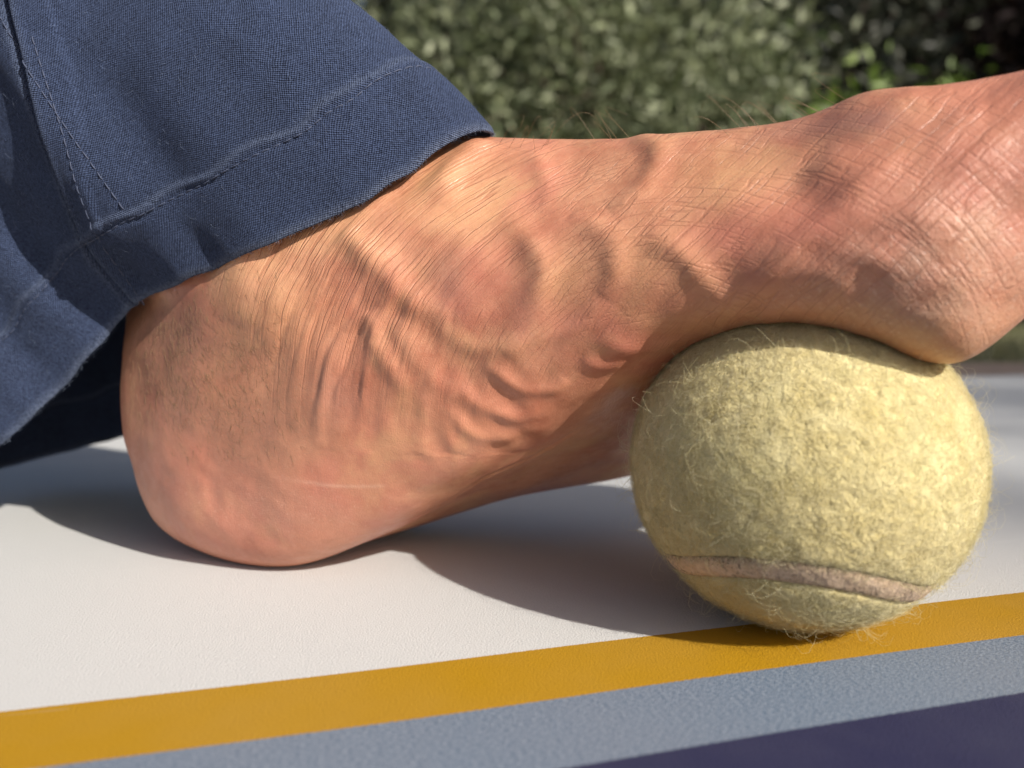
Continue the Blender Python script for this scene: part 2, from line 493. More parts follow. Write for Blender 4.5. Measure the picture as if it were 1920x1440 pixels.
def skin_relief(P, N):
    L0 = world_to_foot(P) / MM
    L = L0 + 0.6 * np.stack([noise3(L0, 1 / 8.0, 81), noise3(L0, 1 / 8.0, 82), noise3(L0, 1 / 8.0, 83)], -1)
    vary = 1.0 + 0.35 * noise3(L0, 1 / 14.0, 84)
    d = np.zeros(len(P))
    for pts, h, w in RIDGES:
        idx, D, T = line_dist(L, pts, w * 3)
        taper = np.clip(np.minimum(T, 1 - T) * 4, 0, 1) ** 0.7
        d[idx] += 0.70 * (0.6 if pts[0][0] > 178 else 1.0) * vary[idx] * h * np.exp(-(D / (1.2 * w)) ** 2) * taper
    for pts, h, w in CREASES:
        idx, D, T = line_dist(L, pts, w * 4)
        taper = np.clip(np.minimum(T, 1 - T) * 5, 0, 1) ** 0.7
        d[idx] += 0.42 * h * taper * (-np.exp(-(D / w) ** 2) + 0.35 * np.exp(-((D - 2 * w) / (1.2 * w)) ** 2))
    L = L0
    # broad soft unevenness of tendons, fat and small veins
    d += 0.55 * noise3(L, 1 / 11.0, 3) + 0.12 * noise3(L, 1 / 5.0, 4)
    # loose skin folds running down over the inner heel (stretched along z)
    inner = np.clip((L[:, 1] - 14) / 12, 0, 1)
    fold = noise3(L * np.array([1 / 2.6, 0.02, 1 / 14.0]) + np.stack([L[:, 2] * -0.10, 0 * L[:, 0], 0 * L[:, 0]], -1), 1.0, 9)
    win = np.exp(-((L[:, 0] - 82) / 24) ** 2) * np.exp(-((L[:, 2] - 52) / 20) ** 2)
    d += 0.20 * fold * win * inner
    # tendon, vein and fold relief that follows the pull of the skin from ankle to arch
    rr = np.hypot(L[:, 0] - 153, L[:, 2] - 34) + 1.5 * noise3(L, 1 / 13.0, 21)
    tt = np.arctan2(L[:, 2] - 34, L[:, 0] - 153) * 60
    g1 = noise3(np.stack([rr / 3.4, tt / 17.0, L[:, 1] / 40], -1), 1.0, 22)
    g2 = noise3(np.stack([rr / 1.7, tt / 13.0, L[:, 1] / 40], -1), 1.0, 23)
    zs = np.clip((L[:, 2] - 16) / 42, 0, 1); zs = zs * zs * (3 - 2 * zs)
    win = np.exp(-((L[:, 0] - 104) / 36) ** 4) * zs
    d += (0.34 * g1 + 0.08 * g2) * win * np.clip((L[:, 1] - 6) / 14, 0, 1)
    q1, q2 = (L[:, 0] + L[:, 2]) * 0.7071, (L[:, 0] - L[:, 2]) * 0.7071
    g3 = noise3(np.stack([q2 / 3.2, q1 / 11.0, L[:, 1] / 40], -1), 1.0, 24)
    win = np.clip((L[:, 0] - 128) / 20, 0, 1)
    d += 0.26 * g3 * win * np.clip((L[:, 1] - 6) / 14, 0, 1)
    # ripples where the arch is squeezed together
    ang = np.hypot(L[:, 0] - 140, L[:, 2] - 62)
    rip = np.sin(ang / 5.2 * 2 * np.pi + 1.3 * noise3(L, 1 / 12.0, 12))
    win = np.exp(-((L[:, 0] - 116) / 13) ** 2) * np.exp(-((L[:, 2] - 44) / 9) ** 2)
    d += 0.10 * rip * win * inner
    # heel pad: fine irregular dimples
    hw = np.exp(-((L[:, 0] - 40) / 30) ** 2) * np.exp(-((L[:, 2] - 22) / 18) ** 2)
    d += hw * (0.13 * noise3(L, 1 / 3.4, 14))
    # forefoot: puckers around the joint
    fw = np.exp(-((L[:, 0] - 196) / 14) ** 2) * np.exp(-((L[:, 2] - 74) / 14) ** 2)
    d += fw * 0.25 * noise3(L * np.array([0.7, 1, 1.2]), 1 / 4.2, 15)
    contact = np.clip((L[:, 2] - 3) / 8, 0, 1)
    up = np.clip((150 - L[:, 2]) / 40, 0, 1)
    return P + N * (d * contact * up * MM)[:, None]

def blob(L, c, r):
    return np.exp(-(((L - np.array(c)) / np.array(r)) ** 2).sum(1))

def skin_tones(me, P):
    L = world_to_foot(P) / MM
    red = np.zeros(len(P)); dark = np.zeros(len(P)); yel = np.zeros(len(P)); vein = np.zeros(len(P)); dry = np.zeros(len(P))
    for c, r, k in [((30, 24, 24), (30, 30, 20), .5), ((60, 20, 14), (40, 30, 16), .55), ((200, 30, 80), (26, 20, 20), .8), ((210, 20, 95), (16, 20, 14), .5),
                    ((92, 31, 72), (10, 14, 10), .35), ((167, 33, 78), (18, 14, 10), .55), ((138, 30, 62), (16, 14, 8), .5), ((115, 25, 45), (20, 14, 10), .45), ((80, 30, 50), (14, 14, 16), .35)]:
        red += k * blob(L, c, r)
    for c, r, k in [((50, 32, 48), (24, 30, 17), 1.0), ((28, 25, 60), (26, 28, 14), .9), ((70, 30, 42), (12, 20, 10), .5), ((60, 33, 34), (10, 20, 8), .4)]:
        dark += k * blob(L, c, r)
    for c, r, k in [((133, 31, 70), (7, 10, 6), .7), ((105, 20, 96), (12, 12, 8), .5), ((161, 26, 90), (12, 12, 8), .5), ((158, 32, 73), (5, 8, 5), .7), ((68, 34, 66), (9, 10, 12), .5), ((203, 30, 60), (14, 14, 8), .8), ((147, 31, 74), (5, 8, 8), .6), ((112, 27, 84), (10, 10, 6), .3)]:
        yel += k * blob(L, c, r)
    for c, r, k in [((188, 25, 98.5), (5, 8, 3), .8), ((182, 22, 99), (5, 8, 3), .5), ((174, 20, 99), (7, 8, 3), .5), ((80, 31, 46), (6, 10, 7), .6), ((108, 30, 71), (4, 10, 7), .6), ((62, 31, 38), (6, 10, 6), .6), ((193, 34, 68), (7, 10, 6), .6), ((125, 30, 66), (3, 10, 8), .35)]:
        vein += k * blob(L, c, r)
    dry += 1.0 * blob(L, (205, 33, 70), (18, 20, 18)) + 0.5 * blob(L, (185, 34, 68), (16, 20, 8)) + 0.4 * blob(L, (60, 26, 18), (30, 20, 8))
    scar = np.zeros(len(P))
    for pts in ([(62.0, 30.6, 26.8), (70.0, 30.4, 26.2), (77.8, 29.8, 25.5), (85.7, 28.6, 25.6), (91.6, 27.3, 26.1)],):
        idx, D, T = line_dist(L, pts, 3)
        scar[idx] = np.maximum(scar[idx], np.exp(-(D / 0.4) ** 2) * np.clip(np.minimum(T, 1 - T) * 6, 0, 1))
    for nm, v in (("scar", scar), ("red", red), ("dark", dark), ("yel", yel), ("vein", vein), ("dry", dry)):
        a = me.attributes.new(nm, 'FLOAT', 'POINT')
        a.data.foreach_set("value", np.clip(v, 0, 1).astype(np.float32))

def skin_material():
    t = NT("skin")
    o = t.obj()
    def vm(op, a, b):
        nd = t.add("ShaderNodeVectorMath", operation=op)
        t.put(nd.inputs[0], a); t.put(nd.inputs[1], b)
        return nd
    rel = vm('SUBTRACT', o, tuple(FO)).outputs[0]
    S = t.math('MULTIPLY', vm('DOT_PRODUCT', rel, tuple(FA)).outputs["Value"], 1000)
    W = t.math('MULTIPLY', vm('DOT_PRODUCT', rel, tuple(FM)).outputs["Value"], 1000)
    sz = t.add("ShaderNodeSeparateXYZ"); t.link(o, sz.inputs[0])
    Z = t.math('MULTIPLY', sz.outputs[2], 1000)
    # skin lines, family A: arcs round a point under the arch
    ds, dz = t.math('SUBTRACT', S, 153.0), t.math('SUBTRACT', Z, 34.0)
    r = t.math('SQRT', t.math('ADD', t.math('MULTIPLY', ds, ds), t.math('MULTIPLY', dz, dz)))
    th = t.math('ARCTAN2', dz, ds)
    def stretched(u, v, w, su, sv, seed, detail=1.0, dist=0.0):
        c = t.add("ShaderNodeCombineXYZ")
        t.put(c.inputs[0], t.math('MULTIPLY', u, su)); t.put(c.inputs[1], t.math('MULTIPLY', v, sv)); t.put(c.inputs[2], t.math('MULTIPLY_ADD', w, 0.03, seed))
        return t.noise(c.outputs[0], 1.0, detail, 0.5, dist)
    def lines(n, width):
        d = t.math('ABSOLUTE', t.math('SUBTRACT', n, 0.5))
        return t.maprange(d, 0.0, width, 1.0, 0.0, True)
    wA = t.math('MULTIPLY', t.math('SUBTRACT', t.noise(o, 95, 3, 0.6), 0.5), 1.6)
    wB = t.math('MULTIPLY', t.math('SUBTRACT', t.noise(o, 110, 3, 0.6), 0.5), 2.2)
    r = t.math('ADD', r, wA)
    arc = t.math('MULTIPLY', th, 60.0)
    nA1 = stretched(r, arc, W, 0.50, 0.026, 3.0)
    nA2 = stretched(r, arc, W, 1.5, 0.07, 7.0, 2.0)
    p1 = t.math('MULTIPLY', t.math('ADD', S, Z), 0.7071)
    p2 = t.math('ADD', t.math('MULTIPLY', t.math('SUBTRACT', S, Z), 0.7071), wB)
    nB1 = stretched(p2, p1, W, 0.50, 0.034, 11.0)
    nB2 = stretched(p2, p1, W, 1.2, 0.10, 15.0, 2.0)
    left = t.maprange(S, 140, 100, 0, 1, True)
    right = t.maprange(S, 105, 145, 0, 1, True)
    above = t.math('MULTIPLY', t.maprange(Z, 32, 76, 0, 1, True), t.maprange(S, 42, 72, 0.12, 1, True))
    lA = t.math('MULTIPLY', lines(nA1, 0.040), t.math('MULTIPLY_ADD', left, 0.5, 0.5))
    lB = t.math('MULTIPLY', lines(nB1, 0.040), t.math('MULTIPLY', right, 0.72))
    lA2 = t.math('MULTIPLY', lines(nA2, 0.12), t.math('MULTIPLY_ADD', left, 0.6, 0.15))
    lB2 = t.math('MULTIPLY', lines(nB2, 0.10), t.math('MULTIPLY', right, 0.5))
    patch = t.maprange(t.noise(o, 70, 2), 0.30, 0.62, 0.25, 1.0)
    crease = t.math('MULTIPLY', t.math('MULTIPLY', t.math('MAXIMUM', lA, lB), above), patch)
    fine = t.math('MULTIPLY', t.math('MAXIMUM', lA2, lB2), above)
    dry = t.attr("dry")
    vor = t.add("ShaderNodeTexVoronoi", feature='DISTANCE_TO_EDGE'); t.link(o, vor.inputs["Vector"]); vor.inputs["Scale"].default_value = 1500
    cells = t.maprange(vor.outputs[0], 0.0, 0.18, 1.0, 0.0)
    micro = t.noise(o, 2600, 3, 0.6)
    # height, in mm
    h = t.math('MULTIPLY', crease, -0.15)
    h = t.math('MULTIPLY_ADD', fine, -0.060, h)
    h = t.math('MULTIPLY_ADD', cells, t.math('MULTIPLY_ADD', dry, -0.03, -0.014), h)
    h = t.math('MULTIPLY_ADD', micro, 0.035, h)
    mid = t.noise(o, 420, 3, 0.6)
    h = t.math('MULTIPLY_ADD', mid, t.math('MULTIPLY_ADD', dry, 0.13, 0.08), h)
    bn = t.bump(h, 0.001, 1.0)
    t.link(bn, t.b.inputs["Normal"])
    # colour
    c = t.mix(t.maprange(t.noise(o, 70, 6, 0.7), 0.32, 0.68), (0.40, 0.150, 0.084, 1), (0.69, 0.360, 0.212, 1))
    c = t.mix(t.maprange(t.noise(o, 38, 4, 0.6), 0.48, 0.66, 0.0, 0.55), c, (0.56, 0.19, 0.135, 1))
    c = t.mix(t.maprange(t.noise(o, 48, 3, 0.6, 0.6), 0.52, 0.68, 0.0, 0.5), c, (0.66, 0.40, 0.20, 1))
    c = t.mix(t.math('MULTIPLY', t.attr("yel"), 0.75), c, (0.72, 0.42, 0.20, 1))
    rm = t.math('MULTIPLY', t.attr("red"), t.maprange(t.noise(o, 140, 4, 0.65), 0.25, 0.7, 0.35, 1.0))
    c = t.mix(t.math('MULTIPLY', rm, 0.95), c, (0.56, 0.175, 0.130, 1))
    c = t.mix(t.math('MULTIPLY', t.attr("vein"), 0.65), c, (0.36, 0.19, 0.16, 1))
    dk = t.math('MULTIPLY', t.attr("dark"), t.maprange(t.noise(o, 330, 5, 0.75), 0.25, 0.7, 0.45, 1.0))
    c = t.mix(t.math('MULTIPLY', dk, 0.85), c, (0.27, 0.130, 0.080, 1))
    c = t.mix(t.math('MULTIPLY', dry, t.maprange(t.noise(o, 160, 4, 0.6), 0.3, 0.7, 0.15, 0.65)), c, (0.60, 0.40, 0.28, 1))
    mott = t.noise(o, 900, 3, 0.7)
    c = t.mix(t.maprange(mott, 0.35, 0.75, 0.0, 0.30), c, (0.52, 0.20, 0.125, 1))
    c = t.mix(t.math('MULTIPLY', crease, 0.46), c, (0.36, 0.13, 0.07, 1))
    c = t.mix(t.math('MULTIPLY', fine, 0.14), c, (0.38, 0.14, 0.08, 1))
    pale = t.math('MULTIPLY', t.maprange(t.noise(o, 1500, 2), 0.58, 0.72), t.math('MULTIPLY_ADD', dry, 0.45, 0.08))
    c = t.mix(pale, c, (0.74, 0.50, 0.38, 1))
    c = t.mix(t.math('MULTIPLY', t.attr('scar'), 0.28), c, (0.80, 0.55, 0.42, 1))
    t.link(c, t.b.inputs["Base Color"])
    t.link(t.maprange(t.noise(o, 500, 3), 0.3, 0.7, 0.34, 0.52), t.b.inputs["Roughness"])
    t.b.inputs["Specular IOR Level"].default_value = 0.6
    t.b.inputs["Subsurface Weight"].default_value = 0.05
    t.b.inputs["Subsurface Radius"].default_value = (1.0, 0.35, 0.2)
    t.b.inputs["Subsurface Scale"].default_value = 0.0022
    return t.m

def tubes(paths, radius, sides=3, taper=True):
    """many thin tubes from (n,k,3) paths -> verts, faces"""
    P = np.asarray(paths, float)
    n, k, _ = P.shape
    T = np.gradient(P, axis=1)
    T /= np.linalg.norm(T, axis=2, keepdims=True) + 1e-12
    ref = np.where(np.abs(T[..., 2:3]) < 0.8, np.array([0, 0, 1.0]), np.array([1.0, 0, 0]))
    n1 = np.cross(T, ref); n1 /= np.linalg.norm(n1, axis=2, keepdims=True)
    n2 = np.cross(T, n1)
    r = np.broadcast_to(np.asarray(radius, float).reshape(-1, 1), (n, k)).copy()
    if taper:
        r *= np.linspace(1, 0.35, k)[None]
    a = np.arange(sides) * 2 * np.pi / sides
    V = P[:, :, None] + r[:, :, None, None] * (np.cos(a)[None, None, :, None] * n1[:, :, None] + np.sin(a)[None, None, :, None] * n2[:, :, None])
    f = grid_faces(sides, k, wrap_u=True)
    F = (f[None] + (np.arange(n) * k * sides)[:, None, None]).reshape(-1, 4)
    return V.reshape(-1, 3), F

def build_person():
    me = build_foot_mesh()
    P = get_co(me)
    P = press_on_ball(P)
    set_co(me, P)
    P = skin_relief(P, get_no(me))
    P = press_on_ball(P)
    P[:, 2] = np.maximum(P[:, 2], 0.0002)
    set_co(me, P)
    me.name = "person"
    me.materials.clear()
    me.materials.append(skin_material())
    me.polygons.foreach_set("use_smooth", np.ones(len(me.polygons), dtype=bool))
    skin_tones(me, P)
    o = bpy.data.objects.new("person", me)
    COL.objects.link(o)
    tag(o, "bare left foot in navy trousers, heel on the mat, sole pressing down a ball", "person")
    build_hairs(o, P, get_no(me))
    build_toenails(o, P, get_no(me))
    return o

def build_toenails(parent, P, N):
    t = NT("nail")
    o = t.obj()
    t.link(t.mix(t.noise(o, 300, 2), (0.62, 0.40, 0.31, 1), (0.74, 0.54, 0.44, 1)), t.b.inputs["Base Color"])
    t.b.inputs["Roughness"].default_value = 0.3
    for k, (pts, r) in enumerate(TOES):
        p1, p0 = np.array(pts[-1], float), np.array(pts[-2], float)
        T = p1 - p0; T /= np.linalg.norm(T)
        side = np.cross(T, (0, 0, 1.0)); side /= np.linalg.norm(side)
        up = np.cross(side, T)
        ln = 13.0 if k == 0 else 7.0
        nu, nv = 13, 9
        V = []
        for j in range(nv):
            y = j / (nv - 1)
            half = rad(48) * (1 - 0.25 * abs(2 * y - 1) ** 4)
            for i in range(nu):
                a = (i / (nu - 1) * 2 - 1) * half
                q = p1 + T * (-ln * 0.75 + y * ln - 1.2 * (1 - math.cos(a * 1.3))) + r[-1] * (math.sin(a) * side + math.cos(a) * up)
                w = foot_to_world(q * MM)
                m = int(np.argmin(((P - w) ** 2).sum(1)))
                off = 0.0004 if 0 < i < nu - 1 and 0 < j else -0.0002
                V.append(w + N[m] * (((P[m] - w) @ N[m]) + off))
        mesh_obj("toenail", V, grid_faces(nu, nv), t.m, parent)

def build_hairs(parent, P, N):
    L = world_to_foot(P) / MM
    r = np.random.default_rng(5)
    hm = NT("body_hair")
    hm.b.inputs["Base Color"].default_value = (0.26, 0.17, 0.09, 1)
    hm.b.inputs["Roughness"].default_value = 0.4
    def grow(sel, n, lo, hi, lift, lean, curl, rad_mm):
        idx = r.choice(np.where(sel)[0], n)
        out = []
        for i in idx:
            ln = r.uniform(lo, hi)
            t = lean + r.normal(0, 0.35, 3)
            t -= N[i] * (t @ N[i]); t /= np.linalg.norm(t)
            b = np.cross(N[i], t)
            k = np.linspace(0, 1, 9)
            cu = curl * r.uniform(0.4, 1.3); sd_ = r.normal(0, 0.35)
            up = lift * np.sin(np.minimum(k * 1.25, 1.4) * math.pi / 2 * 1.25)
            p = P[i] - N[i] * 0.00005 + ln * (t * (np.sin(k * cu) / cu)[:, None] + N[i] * (up * 0.8)[:, None] + b * (sd_ * k ** 2)[:, None] - t * ((k ** 3) * 0.25 * cu)[:, None])
            out.append(p)
        return np.array(out), np.full(n, rad_mm * MM)
    fwd = FA * 0.8
    top = (N[:, 2] > 0.7) & (N[:, 1] < 0.25) & (L[:, 2] > 95)
    sets = [
        grow(top & (L[:, 0] > 112) & (L[:, 0] < 124), 10, 0.006, 0.013, 0.75, fwd, 1.9, 0.036),
        grow(top & (L[:, 0] > 132) & (L[:, 0] < 142), 5, 0.006, 0.012, 0.8, -fwd, 1.7, 0.034),
        grow(top & (L[:, 0] > 160) & (L[:, 0] < 172), 9, 0.006, 0.015, 0.65, -fwd, 1.6, 0.036),
        grow(top & (L[:, 0] > 176) & (L[:, 0] < 184), 6, 0.006, 0.014, 0.65, -fwd, 1.6, 0.036),
    ]
    V, F = tubes(np.concatenate([a for a, _ in sets]), np.concatenate([b for _, b in sets]), 5)
    h = mesh_obj("foot_hair", V, F, hm.m, parent); h["kind"] = "stuff"
    # short stubble on the inner heel below the ankle
    win = (L[:, 1] > 18) & (L[:, 2] > 30) & (L[:, 2] < 75) & (L[:, 0] > 10) & (L[:, 0] < 72) & (r.random(len(L)) < blob(L, (42, 30, 52), (24, 40, 17)))
    ps, rs = grow(win, 1100, 0.0016, 0.0040, 0.05, np.array([0.3, -0.2, -0.9]), 0.7, 0.028)
    V, F = tubes(ps, rs, 3)
    h = mesh_obj("ankle_hair", V, F, hm.m, parent); h["kind"] = "stuff"

# ------------------------------------------------------------------ trousers
HEM = np.array([(-4.3, 188.0, 105.8), (-8.3, 182.5, 104.4), (-15.2, 179.0, 99.9), (-23.2, 176.5, 93.8), (-30.1, 175.8, 89.9), (-41.9, 176.5, 84.6), (-54.1, 177.8, 79.3), (-68.2, 183.5, 74.6), (-80.0, 191.0, 71.2), (-92.5, 199.0, 67.3), (-100.1, 204.0, 62.5), (-105.7, 205.0, 56.2), (-117.8, 206.0, 44.8), (-127.3, 207.0, 36.2), (-136.0, 209.0, 29.1), (-148.9, 217.0, 21.4), (-164.7, 235.0, 14.5), (-174.5, 262.0, 11.4), (-171.0, 280.0, 12.1), (-143.2, 292.0, 19.3), (-105.5, 290.0, 32.4), (-66.2, 275.0, 58.2), (-37.1, 255.0, 84.0), (-16.3, 225.0, 100.8), (-5.9, 202.0, 106.9)]) * MM
PANT_AX = np.array([-0.67, 0.10, 0.735]); PANT_AX /= np.linalg.norm(PANT_AX)

def cloth_material():
    t = NT("navy_cotton")
    uv = t.add("ShaderNodeUVMap", uv_map="cloth").outputs[0]
    o = t.obj()
    # slightly wandering threads
    wob = t.add("ShaderNodeTexNoise"); t.link(o, wob.inputs["Vector"]); wob.inputs["Scale"].default_value = 220; wob.inputs["Detail"].default_value = 2
    vs = t.add("ShaderNodeVectorMath", operation='MULTIPLY_ADD'); t.link(wob.outputs[1], vs.inputs[0]); vs.inputs[1].default_value = (0.0007, 0.0007, 0); t.link(uv, vs.inputs[2])
    sp = t.add("ShaderNodeSeparateXYZ"); t.link(vs.outputs[0], sp.inputs[0])
    per = 0.00062
    ku = t.math('MULTIPLY', sp.outputs[0], 2 * math.pi / per)
    kv = t.math('MULTIPLY', sp.outputs[1], 2 * math.pi / per)
    su, sv = t.math('SINE', ku), t.math('SINE', kv)
    weave = t.math('MULTIPLY', su, sv)
    weave = t.math('MULTIPLY_ADD', weave, 0.5, 0.5)
    n1 = t.noise(o, 1500, 3, 0.7)
    fib = t.math('MULTIPLY_ADD', n1, 1.15, t.math('MULTIPLY', weave, 0.62))
    n = t.bump(fib, 0.00055, 1.0)
    n = t.bump(t.noise(o, 120, 3, 0.6), 0.0012, 0.6, n)
    t.link(n, t.b.inputs["Normal"])
    wear = t.maprange(t.noise(o, 85, 4, 0.65), 0.32, 0.68)
    base = t.mix(wear, (0.0080, 0.0135, 0.038, 1), (0.0195, 0.032, 0.080, 1))
    base = t.mix(t.maprange(fib, 0.45, 1.2), t.mix(1.0, base, (0.34, 0.34, 0.38, 1), 'MULTIPLY'), t.mix(0.42, base, (0.12, 0.17, 0.31, 1)))
    ed = t.attr("wear")
    base = t.mix(t.math('MULTIPLY', ed, t.maprange(n1, 0.3, 0.7, 0.1, 0.65)), base, (0.17, 0.21, 0.30, 1))
    lint = t.maprange(t.noise(o, 2300, 2, 0.8), 0.70, 0.78, 0.0, 0.35)
    base = t.mix(lint, base, (0.30, 0.34, 0.42, 1))
    t.link(base, t.b.inputs["Base Color"])
    t.b.inputs["Roughness"].default_value = 0.9
    t.b.inputs["Specular IOR Level"].default_value = 0.2
    t.b.inputs["Sheen Weight"].default_value = 0.03
    t.b.inputs["Sheen Roughness"].default_value = 0.5
    t.b.inputs["Sheen Tint"].default_value = (0.55, 0.65, 0.9, 1)
    return t.m

SEAM_LINE = [(-94.4, 65.5), (-99, 76.0), (-101, 89), (-103.5, 104), (-110, 125), (-120, 150), (-150, 200)]      # x, z (mm)
STITCH2 = [(-88.0, 88.0), (-95, 99.0), (-103, 111.5), (-113, 128), (-125, 150)]

def xz_dist(P, pts):
    C = cr(np.array(pts, float), 12 * len(pts)) * MM
    D = np.full(len(P), 1e3); SGN = np.zeros(len(P))
    Q = P[:, [0, 2]]
    for a, b in zip(C[:-1], C[1:]):
        ab = b - a
        t = np.clip(((Q - a) @ ab) / (ab @ ab), 0, 1)
        e = Q - a - t[:, None] * ab
        d = np.hypot(e[:, 0], e[:, 1])
        m = d < D
        D[m] = d[m]; SGN[m] = np.sign(ab[0] * e[m, 1] - ab[1] * e[m, 0])
    return D / MM, SGN

def build_trousers(parent):
    nu, nt = 720, 330
    H = cr(HEM, 4000, closed=True)
    seg = np.linalg.norm(np.roll(H, -1, 0) - H, axis=1)
    cum = np.concatenate([[0], np.cumsum(seg)])
    tot = cum[-1]
    uu = np.linspace(0, tot, nu, endpoint=False)
    Hc = np.concatenate([H, H[:1]])
    H = np.stack([np.interp(uu, cum, Hc[:, i]) for i in range(3)], -1)
    # small irregularities of the cut edge
    wav = noise3(np.stack([uu, uu * 0, uu * 0], -1), 1 / 0.006, 31) * 0.0004 + noise3(np.stack([uu, uu * 0, uu * 0], -1), 1 / 0.022, 32) * 0.0005
    H = H + wav[:, None] * PANT_AX
    c0 = H.mean(0)
    e1 = np.array([0, -1.0, 0]); e1 -= PANT_AX * (e1 @ PANT_AX); e1 /= np.linalg.norm(e1)
    e2 = np.cross(PANT_AX, e1)
    rel = H - c0
    hgt = rel @ PANT_AX
    pl = rel - hgt[:, None] * PANT_AX
    # a rounder ring further up the leg
    ang = np.arctan2(pl @ e2, pl @ e1)
    ctr = c0 + np.array([0.0, 0, 0])
    rr = np.linalg.norm(pl, axis=1)
    ring = ctr + 0.066 * (np.cos(ang)[:, None] * e1 + np.sin(ang)[:, None] * e2)
    tv = np.concatenate([np.linspace(0, 0.10, 250), np.linspace(0.10, 0.36, nt - 249)[1:]])
    P = np.zeros((nt, nu, 3))
    for j, tt in enumerate(tv):
        b = min(1.0, tt / 0.16); b = b * b * (3 - 2 * b)
        flat = np.where(True, hgt, 0) * (1 - b)
        base = (1 - b) * (c0 + pl) + b * ring + flat[:, None] * PANT_AX
        P[j] = base + PANT_AX * tt
    Q = P.reshape(-1, 3)
    def normals(Pg):
        du = np.roll(Pg, -1, 1) - np.roll(Pg, 1, 1)
        dv = np.gradient(Pg, axis=0)
        n = np.cross(dv, du); n /= np.linalg.norm(n, axis=2, keepdims=True) + 1e-12
        cc = Pg.mean(1, keepdims=True)
        if ((Pg - cc) * n).sum() < 0: n = -n
        return n
    N = normals(P)
    T = np.repeat(tv[:, None], nu, 1)
    near = np.clip((0.235 - P[..., 1]) / 0.03, 0, 1)
    sm = lambda x: np.clip(x, 0, 1) ** 2 * (3 - 2 * np.clip(x, 0, 1))
    # the leg fills the cloth out above the hem, then it falls back
    front = np.clip((P[..., 0] + 0.004) / -0.075, 0.0, 1)
    disp = 0.0050 * sm(T / 0.022) * near * front - 0.004 * sm((T - 0.03) / 0.05) * near
    # soft folds
    def gx(px, pz, sx, sz, rot):
        x, z = P[..., 0] - px * MM, P[..., 2] - pz * MM
        c, s_ = math.cos(rad(rot)), math.sin(rad(rot))
        a, b = x * c + z * s_, -x * s_ + z * c
        return np.exp(-(a / (sx * MM)) ** 2 - (b / (sz * MM)) ** 2) * near
    disp += -0.0050 * gx(-84, 107, 26, 9.5, -58)
    disp += -0.0012 * gx(-66, 93, 14, 7, -25)
    disp += 0.0030 * gx(-46, 124, 28, 14, -35)
    disp += 0.0022 * gx(-104, 110, 28, 6, -62)
    disp += -0.0020 * gx(-118, 80, 26, 6, -60)
    disp += 0.0020 * gx(-112, 62, 20, 6, -55)
    disp += -0.0025 * gx(-128, 58, 22, 6, -58)
    disp += -0.0012 * gx(-70, 78, 9, 3.5, -60)
    disp += 0.0010 * gx(-79, 76, 9, 3.5, -60)
    disp += -0.0014 * gx(-25, 130, 16, 5, -50)
    disp += -0.0014 * gx(-90, 74, 8, 3.0, -62)
    flatP = P.reshape(-1, 3)
    disp += (noise3(flatP, 1 / 0.016, 41) * 0.0004 + noise3(flatP, 1 / 0.006, 42) * 0.00022).reshape(nt, nu) * near
    # doubled hem band: a step 20 mm up
    band = 0.020 + 0.0006 * np.sin(uu * 300)[None]
    stepw = sm((band + 0.0012 - T) / 0.0014)
    disp += 0.0007 * stepw
    disp += -0.0005 * np.exp(-((T - band + 0.0016) / 0.0007) ** 2)          # stitched-down furrow
    disp += -0.0006 * np.exp(-(T / 0.0009) ** 2)                            # turned edge
    D, SG = xz_dist(flatP, SEAM_LINE)
    D, SG = D.reshape(nt, nu), SG.reshape(nt, nu)
    side = np.clip(near * 2, 0, 1)
    disp += side * (-0.0016 * np.exp(-(D / 0.7) ** 2))
    lip = sm((9.5 - D) / 1.5) * (SG < 0) * (T > 0.019)
    disp += side * 0.0008 * lip
    disp += side * 0.0005 * np.exp(-((D - 1.6) / 1.1) ** 2) * (SG < 0)
    P = P + N * disp[..., None]
    P[..., 2] = np.maximum(P[..., 2], 0.0025)
    # keep the cloth outside the skin
    vt = P.reshape(-1, 3)
    wear = np.exp(-(T / 0.0016) ** 2) + 0.6 * np.exp(-((T - band - 0.0004) / 0.0010) ** 2) + side * 0.5 * np.exp(-((D - 1.2) / 0.9) ** 2)
    N = normals(P)
    inner = P - N * 0.0009
    inner[:1] += PANT_AX * 0.0004
    # outer sheet, inner sheet, rims
    V = np.concatenate([P.reshape(-1, 3), inner.reshape(-1, 3)])
    fo = grid_faces(nu, nt, wrap_u=True)
    n = nu * nt
    i = np.arange(nu); i2 = (i + 1) % nu
    rim0 = np.stack([i2, i, i + n, i2 + n], -1)
    k = (nt - 1) * nu
    rim1 = np.stack([k + i, k + i2, k + i2 + n, k + i + n], -1)
    F = np.concatenate([fo, fo[:, ::-1] + n, rim0, rim1])
    ob = mesh_obj("trousers", V, F, cloth_material(), parent)
    me = ob.data
    uvl = me.uv_layers.new(name="cloth")
    vi = np.empty(len(me.loops), np.int32); me.loops.foreach_get("vertex_index", vi)
    U = np.tile(np.tile(uu, nt), 2)[vi]; Vv = np.tile(np.repeat(tv, nu), 2)[vi]
    uvl.data.foreach_set("uv", np.stack([U, Vv], -1).astype(np.float32).ravel())
    at = me.attributes.new("wear", 'FLOAT', 'POINT')
    at.data.foreach_set("value", np.tile(np.clip(wear, 0, 1).ravel(), 2).astype(np.float32))
    tag(ob, "navy blue cotton trouser leg with a stitched hem")
    # stitches along the hem band: short thread bumps
    sm_ = NT("thread")
    sm_.b.inputs["Base Color"].default_value = (0.05, 0.065, 0.115, 1)
    sm_.b.inputs["Roughness"].default_value = 0.7
    jb = int(np.argmin(np.abs(tv - 0.0186)))
    rowp, rown = P[jb], N[jb]
    step, ln = 0.0026, 0.0019
    paths = []
